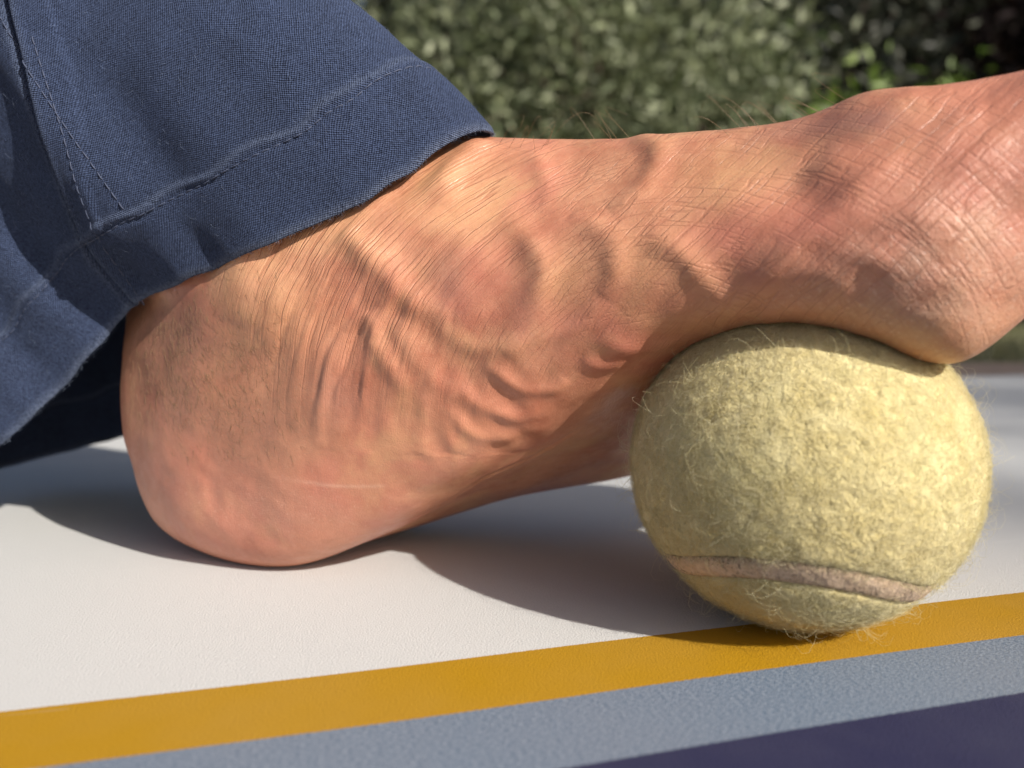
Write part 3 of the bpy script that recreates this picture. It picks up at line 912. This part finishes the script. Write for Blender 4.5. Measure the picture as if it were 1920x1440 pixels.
    for s0 in np.arange(0, tot - step, step):
        q = []
        for w in np.linspace(0, 1, 6):
            x = (s0 + w * ln) / tot * nu
            a = int(x) % nu; f = x - int(x)
            p = rowp[a] * (1 - f) + rowp[(a + 1) % nu] * f
            q.append(p + rown[a] * (0.00028 * math.sin(w * math.pi) - 0.00010))
        paths.append(q)
    Vt, Ft = tubes(np.array(paths), 0.00016, 5, taper=False)
    h = mesh_obj("hem_stitching", Vt, Ft, sm_.m, ob); h["kind"] = "stuff"
    # stitches beside the side seam
    fl = P.reshape(-1, 3); nf = N.reshape(-1, 3)
    ok = np.where(near.ravel() > 0.3)[0]
    paths = []
    for pts in (STITCH2, [(x + 3.2, z + 1.0) for x, z in SEAM_LINE[:5]]):
        C = cr(np.array(pts, float), 2000) * MM
        ds = np.concatenate([[0], np.cumsum(np.hypot(*np.diff(C, axis=0).T))])
        for s0 in np.arange(0, min(ds[-1], 0.075), 0.0026):
            q = []
            for w in np.linspace(0, 1, 4):
                x = np.interp(s0 + w * 0.0019, ds, C[:, 0]); z = np.interp(s0 + w * 0.0019, ds, C[:, 1])
                k_ = ok[np.argmin((fl[ok, 0] - x) ** 2 + (fl[ok, 2] - z) ** 2)]
                q.append(np.array([x, fl[k_, 1], z]) + nf[k_] * (0.00022 * math.sin(w * math.pi) - 0.00006))
            paths.append(q)
    Vt, Ft = tubes(np.array(paths), 0.00015, 5, taper=False)
    h = mesh_obj("seam_stitching", Vt, Ft, sm_.m, ob); h["kind"] = "stuff"
    # frayed fibres along the cut edge
    r = np.random.default_rng(77)
    idx = r.integers(0, nu, 1800)
    k = np.linspace(0, 1, 4)
    paths = []
    for i in idx:
        ln = r.uniform(0.0003, 0.0008)
        d = -PANT_AX * r.uniform(0.2, 0.9) + N[0, i] * r.uniform(-0.1, 0.7) + r.normal(0, 0.45, 3)
        paths.append(P[0, i] - N[0, i] * r.uniform(0, 0.0007) + k[:, None] * d * ln + (k ** 2)[:, None] * r.normal(0, 0.35, 3) * ln)
    Vt, Ft = tubes(np.array(paths), 0.000022, 3)
    fm = NT("lint"); fm.b.inputs["Base Color"].default_value = (0.20, 0.25, 0.36, 1); fm.b.inputs["Roughness"].default_value = 0.9
    h = mesh_obj("frayed_edge", Vt, Ft, fm.m, ob); h["kind"] = "stuff"
    # loose lint lying on the cloth
    jj = r.integers(4, 235, 1500); ii = r.integers(0, nu, 1500)
    paths = []
    for j, i in zip(jj, ii):
        ln = r.uniform(0.0006, 0.0022) * (1.8 if r.random() < 0.08 else 1)
        tdir = r.normal(0, 1, 3); tdir -= N[j, i] * (tdir @ N[j, i]); tdir /= np.linalg.norm(tdir)
        b = np.cross(N[j, i], tdir)
        cu = r.normal(0, 1.2)
        paths.append(P[j, i] + N[j, i] * (0.00008 + 0.0003 * np.sin(k * math.pi))[:, None] + ln * (tdir * k[:, None] + b * (cu * k ** 2 * 0.5)[:, None]))
    Vt, Ft = tubes(np.array(paths), 0.000018, 3)
    h = mesh_obj("lint", Vt, Ft, fm.m, ob); h["kind"] = "stuff"
    return ob

# ------------------------------------------------------------------ ball
SEAM_A, SEAM_B = 0.885, 0.115
def seam_frame():
    v = np.array([0, 0, CAM_H]) - BALL_C
    v /= np.linalg.norm(v)
    side = np.cross(np.array([0, 0, 1.0]), v); side /= np.linalg.norm(side)
    up = np.cross(v, side)
    a = rad(15)
    pole = v * math.cos(a) + up * math.sin(a)
    up2 = np.cross(pole, side)
    ro = rad(-1)
    return side * math.cos(ro) + up2 * math.sin(ro), -side * math.sin(ro) + up2 * math.cos(ro), pole

def seam_points(n):
    t = np.linspace(0, 2 * np.pi, n, endpoint=False)
    x = SEAM_A * np.cos(t) + SEAM_B * np.cos(3 * t)
    y = SEAM_A * np.sin(t) - SEAM_B * np.sin(3 * t)
    z = 2 * math.sqrt(SEAM_A * SEAM_B) * np.sin(2 * t)
    # turn 45 degrees so that the branches that lean to the pole lie above and below it
    c = math.sqrt(0.5)
    X, Y = x * c - y * c, x * c + y * c
    e1, e2, e3 = seam_frame()
    return X[:, None] * e1 + Y[:, None] * e2 + z[:, None] * e3

def ball_point(D, r=0.0):
    """unit directions -> points on the squashed ball, r metres above the cloth"""
    k = np.array([BALL_RX + 0, BALL_RX, BALL_RZ])
    P = BALL_C + D * (k + np.asarray(r)[..., None] if np.ndim(r) else k + r)
    return P

def seam_dist(D):
    S = seam_points(720)
    out = np.empty(len(D))
    for i in range(0, len(D), 4000):
        out[i:i + 4000] = np.arccos(np.clip((D[i:i + 4000] @ S.T).max(1), -1, 1))
    return out * 0.0335 / MM

def felt_material(fibre=False):
    t = NT("fibre" if fibre else "felt")
    o = t.obj()
    clump = t.maprange(t.noise(o, 150, 4, 0.65), 0.3, 0.7)
    if fibre:
        rnd = t.attr("tone")
        c = t.mix(rnd, (0.70, 0.62, 0.30, 1), (0.92, 0.87, 0.63, 1))
        c = t.mix(t.math('MULTIPLY', clump, 0.35), c, (0.74, 0.67, 0.37, 1))
        t.b.inputs["Roughness"].default_value = 0.55
        tr = t.add("ShaderNodeBsdfTranslucent"); t.link(c, tr.inputs[0])
        mx = t.add("ShaderNodeMixShader"); mx.inputs[0].default_value = 0.30
        t.link(t.b.outputs[0], mx.inputs[1]); t.link(tr.outputs[0], mx.inputs[2]); t.link(mx.outputs[0], t.out.inputs[0])
    else:
        c = t.mix(clump, (0.56, 0.46, 0.19, 1), (0.78, 0.69, 0.37, 1))
        c = t.mix(t.maprange(t.noise(o, 60, 3), 0.5, 0.7, 0, 0.5), c, (0.60, 0.56, 0.29, 1))
        sd_ = t.maprange(t.attr("seam"), 3.2, 1.7)
        c = t.mix(t.math('MULTIPLY', sd_, 0.6), c, (0.36, 0.27, 0.13, 1))
        t.b.inputs["Roughness"].default_value = 0.95
        n = t.bump(t.noise(o, 900, 4, 0.7), 0.0008, 0.9)
        t.link(n, t.b.inputs["Normal"])
    t.link(c, t.b.inputs["Base Color"])
    t.b.inputs["Sheen Weight"].default_value = 0.2
    return t.m

def build_ball():
    e = bpy.data.objects.new("tennis_ball", None); COL.objects.link(e)
    bm = bmesh.new()
    bmesh.ops.create_icosphere(bm, subdivisions=7, radius=1.0)
    me = bpy.data.meshes.new("felt"); bm.to_mesh(me); bm.free()
    D = get_co(me); D /= np.linalg.norm(D, axis=1)[:, None]
    sd_ = seam_dist(D)
    Pm = D * 33.5
    nap = 0.20 * noise3(Pm, 1 / 2.6, 51) + 0.18 * noise3(Pm, 1 / 1.1, 52) + 0.14 * noise3(Pm, 1 / 8.0, 53)
    nap -= 0.9 * np.clip((2.7 - sd_) / 0.7, 0, 1)
    nap -= 0.3 * np.exp(-((sd_ - 2.5) / 0.8) ** 2)
    P = ball_point(D, nap * MM - 0.0004)
    P[:, 2] = np.maximum(P[:, 2], 0.0004)
    set_co(me, P)
    me.polygons.foreach_set("use_smooth", np.ones(len(me.polygons), dtype=bool))
    me.materials.append(felt_material())
    a = me.attributes.new("seam", 'FLOAT', 'POINT'); a.data.foreach_set("value", sd_.astype(np.float32))
    f = bpy.data.objects.new("felt", me); COL.objects.link(f); f.parent = e
    # rubber seam
    n, m = 900, 11
    S = seam_points(n)
    Tn = np.roll(S, -1, 0) - np.roll(S, 1, 0); Tn /= np.linalg.norm(Tn, axis=1)[:, None]
    B = np.cross(S, Tn)
    V = []
    for j in range(m):
        x = (j / (m - 1) - 0.5) * 2
        d = S + B * (x * 2.5 / 33.5); d /= np.linalg.norm(d, axis=1)[:, None]
        lump = noise3(d * 33.5, 1 / 0.5, 61) * 0.09 + noise3(d * 33.5, 1 / 2.5, 62) * 0.12
        V.append(ball_point(d, (-0.30 - 0.5 * x ** 4 + lump) * MM))
    V = np.stack(V, 1).reshape(-1, 3)
    V[:, 2] = np.maximum(V[:, 2], 0.0002)
    t = NT("seam_rubber"); o = t.obj()
    c = t.mix(t.maprange(t.noise(o, 500, 4, 0.7), 0.3, 0.7), (0.54, 0.38, 0.25, 1), (0.72, 0.55, 0.39, 1))
    dirt = t.math('MULTIPLY', t.maprange(t.noise(o, 1300, 3, 0.7), 0.52, 0.62), t.maprange(t.noise(o, 110, 3), 0.42, 0.62))
    c = t.mix(t.math('MULTIPLY', dirt, 0.8), c, (0.10, 0.07, 0.05, 1))
    c = t.mix(t.maprange(t.noise(o, 60, 2), 0.5, 0.7, 0, 0.5), c, (0.42, 0.32, 0.25, 1))
    c = t.mix(t.math('MULTIPLY', t.attr('rim'), t.maprange(t.noise(o, 700, 3, 0.7), 0.35, 0.6, 0.0, 0.85)), c, (0.12, 0.085, 0.05, 1))
    t.link(c, t.b.inputs["Base Color"]); t.b.inputs["Roughness"].default_value = 0.85
    t.link(t.bump(t.noise(o, 1700, 3, 0.7), 0.0004, 0.8), t.b.inputs["Normal"])
    s_ = mesh_obj("seam", V, grid_faces(m, n, wrap_v=True), t.m, e)
    ra = s_.data.attributes.new("rim", 'FLOAT', 'POINT')
    ra.data.foreach_set("value", np.tile(np.abs(np.linspace(-1, 1, m)) ** 3, n).astype(np.float32))
    tag(s_, "dirty pinkish beige rubber seam")
    # nap fibres
    r = np.random.default_rng(21)
    NF = 60000
    D = r.normal(0, 1, (NF, 3)); D /= np.linalg.norm(D, axis=1)[:, None]
    sd_ = seam_dist(D)
    keep = (sd_ > 1.95 + 0.55 * noise3(D * 33.5, 1 / 1.6, 64) + r.normal(0, 0.2, NF))
    D = D[keep]; n = len(D)
    # combed in swirling patches
    flow = np.stack([noise3(D * 33.5, 1 / 7.0, 71), noise3(D * 33.5, 1 / 7.0, 72), noise3(D * 33.5, 1 / 7.0, 73)], -1)
    Tt = flow * 0.7 + r.normal(0, 0.75, (n, 3)); Tt -= D * (Tt * D).sum(1, keepdims=True); Tt /= np.linalg.norm(Tt, axis=1)[:, None]
    B = np.cross(D, Tt)
    ln = r.uniform(0.0009, 0.0026, n)
    lift = np.abs(r.normal(0.10, 0.16, n))
    stray = r.random(n) < 0.035
    ln[stray] *= r.uniform(1.4, 2.8, stray.sum()); lift[stray] += r.uniform(0.2, 0.7, stray.sum())
    k = np.linspace(0, 1, 5)
    cu1, cu2 = r.normal(0, 1.0, n), r.normal(0, 0.8, n)
    root = ball_point(D, np.full(n, -0.0004))
    arch = np.sin(k[None] * math.pi * 0.8) * lift[:, None] * 0.9
    pth = root[:, None] + ln[:, None, None] * (Tt[:, None] * k[None, :, None] + B[:, None] * (cu1[:, None] * k ** 2 * 0.5 + cu2[:, None] * k ** 3 * 0.4)[..., None] + D[:, None] * (arch + 0.10 * k)[..., None])
    pth = pth + D[:, None] * 0.0003 * k[None, :, None]
    ok = (pth[..., 2] > 0.0003).all(1)
    pth, st = pth[ok], stray[ok]
    rd_ = np.where(st, 0.000024, 0.000026)
    V, F = tubes(pth, rd_, 3)
    fo = mesh_obj("nap", V, F, felt_material(True), e); fo["kind"] = "stuff"
    tone = r.random(len(pth)) ** 1.3
    a = fo.data.attributes.new("tone", 'FLOAT', 'POINT')
    a.data.foreach_set("value", np.repeat(tone, 15).astype(np.float32))
    return tag(e, "worn pale yellow tennis ball squashed between the sole and the mat", "ball")

# ------------------------------------------------------------------ garden
def leaf_cloud(centres, normals, size, rnd, aspect=0.42):
    """folded leaves, four triangles each, one mesh"""
    n = len(centres)
    d = rnd.normal(0, 1, (n, 3)); d += normals * 0.8; d /= np.linalg.norm(d, axis=1)[:, None]
    w = np.cross(d, rnd.normal(0, 1, (n, 3))); w /= np.linalg.norm(w, axis=1)[:, None]
    u = np.cross(d, w)
    sz = size * rnd.uniform(0.6, 1.25, (n, 1))
    tip = centres + d * sz
    mid = centres + d * sz * 0.45
    a = mid + w * sz * aspect * 0.5 + u * sz * 0.08
    b = mid - w * sz * aspect * 0.5 + u * sz * 0.08
    V = np.stack([centres, a, tip, b], 1).reshape(-1, 3)
    i = np.arange(n)[:, None] * 4
    F = np.concatenate([i + np.array([0, 1, 2]), i + np.array([0, 2, 3])])
    return V, F

def leaf_material(name, c1, c2, c3, rough=0.55, trans=0.25):
    t = NT(name)
    g = t.add("ShaderNodeNewGeometry")
    c = t.ramp(g.outputs["Random Per Island"], [(0.0, c1), (0.55, c2), (1.0, c3)])
    t.link(c, t.b.inputs["Base Color"]); t.b.inputs["Roughness"].default_value = rough
    tr = t.add("ShaderNodeBsdfTranslucent"); t.link(c, tr.inputs[0])
    mx = t.add("ShaderNodeMixShader"); mx.inputs[0].default_value = trans
    t.link(t.b.outputs[0], mx.inputs[1]); t.link(tr.outputs[0], mx.inputs[2]); t.link(mx.outputs[0], t.out.inputs[0])
    return t.m

def bark(name, c):
    t = NT(name); o = t.obj()
    t.link(t.mix(t.noise(o, 30, 4), (c[0] * .5, c[1] * .5, c[2] * .5, 1), (*c, 1)), t.b.inputs["Base Color"])
    t.b.inputs["Roughness"].default_value = 0.9
    t.link(t.bump(t.noise(o, 60, 4), 0.01, 0.8), t.b.inputs["Normal"])
    return t.m

def plant(name, label, cat, base, lobes, nleaf, size, mleaf, mbark, seed, trunk_r=0.03, group=None, shell=0.45, aspect=0.42, loose=False):
    """lobes: (x,y,z,rx,ry,rz) relative to base"""
    r = np.random.default_rng(seed)
    e = bpy.data.objects.new(name, None); COL.objects.link(e); e.location = base
    tag(e, label, cat, group)
    Lb = np.array(lobes, float)
    vol = (Lb[:, 3] * Lb[:, 4] * Lb[:, 5]) ** (2 / 3)
    # twig clumps: leaves gather round many small centres so that gaps stay open
    nc = max(40, nleaf // 40)
    which = r.choice(len(Lb), nc, p=vol / vol.sum())
    dv = r.normal(0, 1, (nc, 3)); dv /= np.linalg.norm(dv, axis=1)[:, None]
    rad_ = (shell + (1 - shell) * r.random((nc, 1)) ** 0.6) * r.uniform(0.85, 1.08, (nc, 1))
    cc = Lb[which, :3] + dv * Lb[which, 3:] * rad_
    pick = r.integers(0, nc, nleaf)
    C = cc[pick] + r.normal(0, 1, (nleaf, 3)) * size * 1.35
    if loose:       # thin crown, leaves spread evenly
        w2 = r.choice(len(Lb), nleaf, p=vol / vol.sum())
        q = r.normal(0, 1, (nleaf, 3)); q /= np.linalg.norm(q, axis=1)[:, None]
        C = Lb[w2, :3] + q * Lb[w2, 3:] * r.random((nleaf, 1)) ** (1 / 3)
    keep = C[:, 2] > 0.02
    C, pick = C[keep], pick[keep]
    V, F = leaf_cloud(C, dv[pick] + np.array([0, 0, 0.4]), size, r, aspect)
    mesh_obj("crown", V, F, mleaf, e, smooth=False)
    # trunk and limbs
    paths, rr = [], []
    tops = Lb[:, :3]
    k = np.linspace(0, 1, 8)
    for L_ in tops:
        fork = np.array([L_[0] * 0.15, L_[1] * 0.15, max(0.1, L_[2] * 0.35)])
        p0 = np.array([0, 0, -0.02])
        pth = np.where(k[:, None] < 0.5, p0 + (fork - p0) * (k[:, None] * 2), fork + (L_ - fork) * ((k[:, None] - 0.5) * 2))
        pth[1:-1] += r.normal(0, 0.012, (6, 3))
        paths.append(pth); rr.append(trunk_r * r.uniform(0.6, 1.0))
    twig = r.choice(nc, min(nc, 60), replace=False)
    for i in twig:
        L_ = Lb[which[i], :3]
        paths.append(L_ + (cc[i] - L_) * k[:, None] + r.normal(0, 0.006, (8, 3)) * k[:, None]); rr.append(trunk_r * 0.22)
    V, F = tubes(np.array(paths), np.array(rr), 6)
    mesh_obj("trunk", V, F, mbark, e)
    return e

def build_garden():
    # ground
    t = NT("lawn_soil"); o = t.obj()
    c = t.mix(t.maprange(t.noise(o, 9, 4), 0.3, 0.7), (0.10, 0.115, 0.055, 1), (0.185, 0.165, 0.10, 1))
    t.link(c, t.b.inputs["Base Color"]); t.b.inputs["Roughness"].default_value = 1.0
    g = mesh_obj("lawn", [(-60, -60, -.012), (60, -60, -.012), (60, 60, -.012), (-60, 60, -.012)], [(0, 1, 2, 3)], t.m, smooth=False)
    tag(g, kind="structure")
    # terrace slab that carries the mat
    t = NT("terrace_stone"); o = t.obj()
    c = t.mix(t.maprange(t.noise(o, 40, 5, 0.65), 0.3, 0.7), (0.30, 0.21, 0.155, 1), (0.42, 0.31, 0.235, 1))
    t.link(c, t.b.inputs["Base Color"]); t.b.inputs["Roughness"].default_value = 0.9
    t.link(t.bump(t.noise(o, 180, 4), 0.002, 0.6), t.b.inputs["Normal"])
    bm = bmesh.new()
    bmesh.ops.create_cube(bm, size=1.0)
    bmesh.ops.scale(bm, vec=(5.0, 3.2, 0.12), verts=bm.verts)
    bmesh.ops.bevel(bm, geom=bm.edges[:], offset=0.006, segments=2, affect='EDGES')
    me = bpy.data.meshes.new("terrace"); bm.to_mesh(me); bm.free(); me.materials.append(t.m)
    tr = bpy.data.objects.new("terrace", me); COL.objects.link(tr)
    ang = rad(2.0)
    tr.rotation_euler = (0, 0, ang)
    tr.location = (0.0, 1.02 - 1.6, -0.004 - 0.06)
    tag(tr, kind="structure")
    # lawn blades beyond the terrace
    r = np.random.default_rng(91)
    n = 16000
    x = r.uniform(0.2, 3.2, n); y = 1.06 + r.random(n) ** 1.4 * 2.4
    k = np.linspace(0, 1, 3)
    h = r.uniform(0.015, 0.04, n)
    lean = r.normal(0, 0.5, (n, 2))
    V = []
    wv = r.normal(0, 1, (n, 2)); wv /= np.linalg.norm(wv, axis=1)[:, None]
    base = np.stack([x, y, np.full(n, -0.012)], -1)
    tip = base + np.stack([lean[:, 0] * h, lean[:, 1] * h, h], -1)
    sidev = np.stack([wv[:, 0] * 0.0016, wv[:, 1] * 0.0016, np.zeros(n)], -1)
    V = np.stack([base - sidev, base + sidev, tip], 1).reshape(-1, 3)
    F = np.arange(n * 3).reshape(-1, 3)
    go = mesh_obj("grass", V, F, leaf_material("grass_blade", (0.10, 0.12, 0.04), (0.17, 0.17, 0.075), (0.28, 0.24, 0.13)), smooth=False)
    tag(go, "short dry lawn grass beyond the terrace", "grass", kind="stuff")
    olive = leaf_material("olive_leaf", (0.085, 0.11, 0.052), (0.19, 0.22, 0.115), (0.34, 0.37, 0.24))
    dark = leaf_material("dark_needle", (0.016, 0.021, 0.013), (0.035, 0.042, 0.026), (0.085, 0.09, 0.06))
    russet = leaf_material("russet_leaf", (0.012, 0.007, 0.006), (0.035, 0.018, 0.014), (0.09, 0.05, 0.038))
    fresh = leaf_material("fresh_leaf", (0.07, 0.13, 0.014), (0.13, 0.21, 0.03), (0.19, 0.27, 0.05))
    bk = bark("bark", (0.16, 0.12, 0.09))
    plant("olive_shrub", "sunlit grey green leafy shrub behind the foot", "shrub", (0.28, 2.95, -0.012),
          [(0.0, 0, 0.85, .62, .55, .55), (-0.55, 0.05, 0.80, .55, .5, .6), (0.38, 0.0, 0.75, .42, .45, .5), (-0.1, 0, 0.35, .7, .5, .35), (0.05, 0, 1.35, .55, .5, .45), (-1.1, 0.1, 0.7, .55, .5, .6)],
          16500, 0.058, olive, bk, 101, aspect=0.38, shell=0.3)
    plant("sapling", "small bright green leafy plant beside the grey green shrub", "plant", (1.30, 3.3, -0.012),
          [(-0.10, 0, 0.70, .13, .14, .26), (0.04, 0, 0.74, .10, .12, .22), (0.26, 0.05, 0.84, .09, .12, .16), (0.42, 0.0, 0.86, .08, .12, .18)], 620, 0.075, fresh, bk, 102, trunk_r=0.012)
    plant("conifer", "dark shaded evergreen tree behind the bright green plant", "tree", (1.9, 5.2, -0.012),
          [(0, 0, 1.0, .9, .7, 1.0), (-0.6, 0.2, 1.4, .8, .6, .9), (0.4, 0.1, 2.2, .8, .6, 1.0), (-0.9, 0.4, 0.7, .8, .6, .7)], 9000, 0.11, dark, bk, 103, trunk_r=0.08, shell=0.2)
    plant("russet_tree", "dark reddish leaved tree in deep shade beyond the toes", "tree", (3.5, 5.4, -0.012),
          [(0, 0, 1.1, .9, .7, 1.1), (0.7, 0.1, 1.5, .9, .7, 1.1), (-0.3, 0, 2.2, .8, .6, .9)], 8000, 0.11, russet, bk, 104, trunk_r=0.08, shell=0.2)
    plant("yew", "dense dark tree standing behind the grey green shrub", "tree", (-0.4, 5.6, -0.012),
          [(0, 0, 1.0, 1.2, .6, 1.1), (-1.3, 0.1, 1.2, 1.1, .6, 1.2), (0.9, 0.2, 1.5, 1.0, .6, 1.2), (0, 0, 2.3, 1.2, .6, 1.0)], 11000, 0.11, dark, bk, 105, trunk_r=0.09, shell=0.2)
    # a row of tall dark trees closes the garden off
    for i, (x, y, lab) in enumerate([(-3.4, 8.4, "tall dark tree at the back of the garden behind the trousers"), (0.2, 8.8, "tall dark tree at the back of the garden behind the shrub"),
                                     (3.4, 8.2, "tall dark tree at the back of the garden behind the conifer"), (6.4, 8.6, "tall dark tree at the back of the garden beyond the toes")]):
        plant("tall_tree", lab, "tree", (x, y, -0.012),
              [(0, 0, 1.0, 2.0, .9, 1.1), (-0.9, 0.2, 2.4, 1.6, .9, 1.3), (0.9, 0.1, 2.6, 1.6, .9, 1.3), (0, 0, 4.2, 1.7, .9, 1.4)], 9000, 0.22, dark, bk, 110 + i, trunk_r=0.14, group="tall trees at the back", shell=0.1)
    # unseen thin-crowned tree added towards the sun to half shade the mat's right end
    az, dist, R = rad(SUN_AZ), 10.0, 1.0
    gx, gy = 0.10 - math.sin(az) * R, 0.17 + math.cos(az) * R
    plant("mat_shade_tree", "unseen thin-crowned tree added to half shade the right end of the mat", "tree", (gx + tosun.x * dist, gy + tosun.y * dist, -0.012),
          [(0, 0, tosun.z * dist, R, R, R)], 4800, 0.08, olive, bk, 131, trunk_r=0.05, loose=True)
    # broad tree added out of view on the right, to shade the garden's back
    plant("back_shade_tree", "unseen broad tree added to shade the trees at the back right", "tree", (6.0, 2.9, -0.012),
          [(0, 0, 2.6, 1.7, 1.7, 1.6), (0.3, 0.6, 3.9, 1.5, 1.4, 1.3), (-0.3, -0.6, 1.6, 1.3, 1.3, 1.0)], 9000, 0.20, dark, bk, 121, trunk_r=0.15, shell=0.1)

#BUILD
build_mat()
person = build_person()
build_trousers(person)
build_ball()
build_garden()
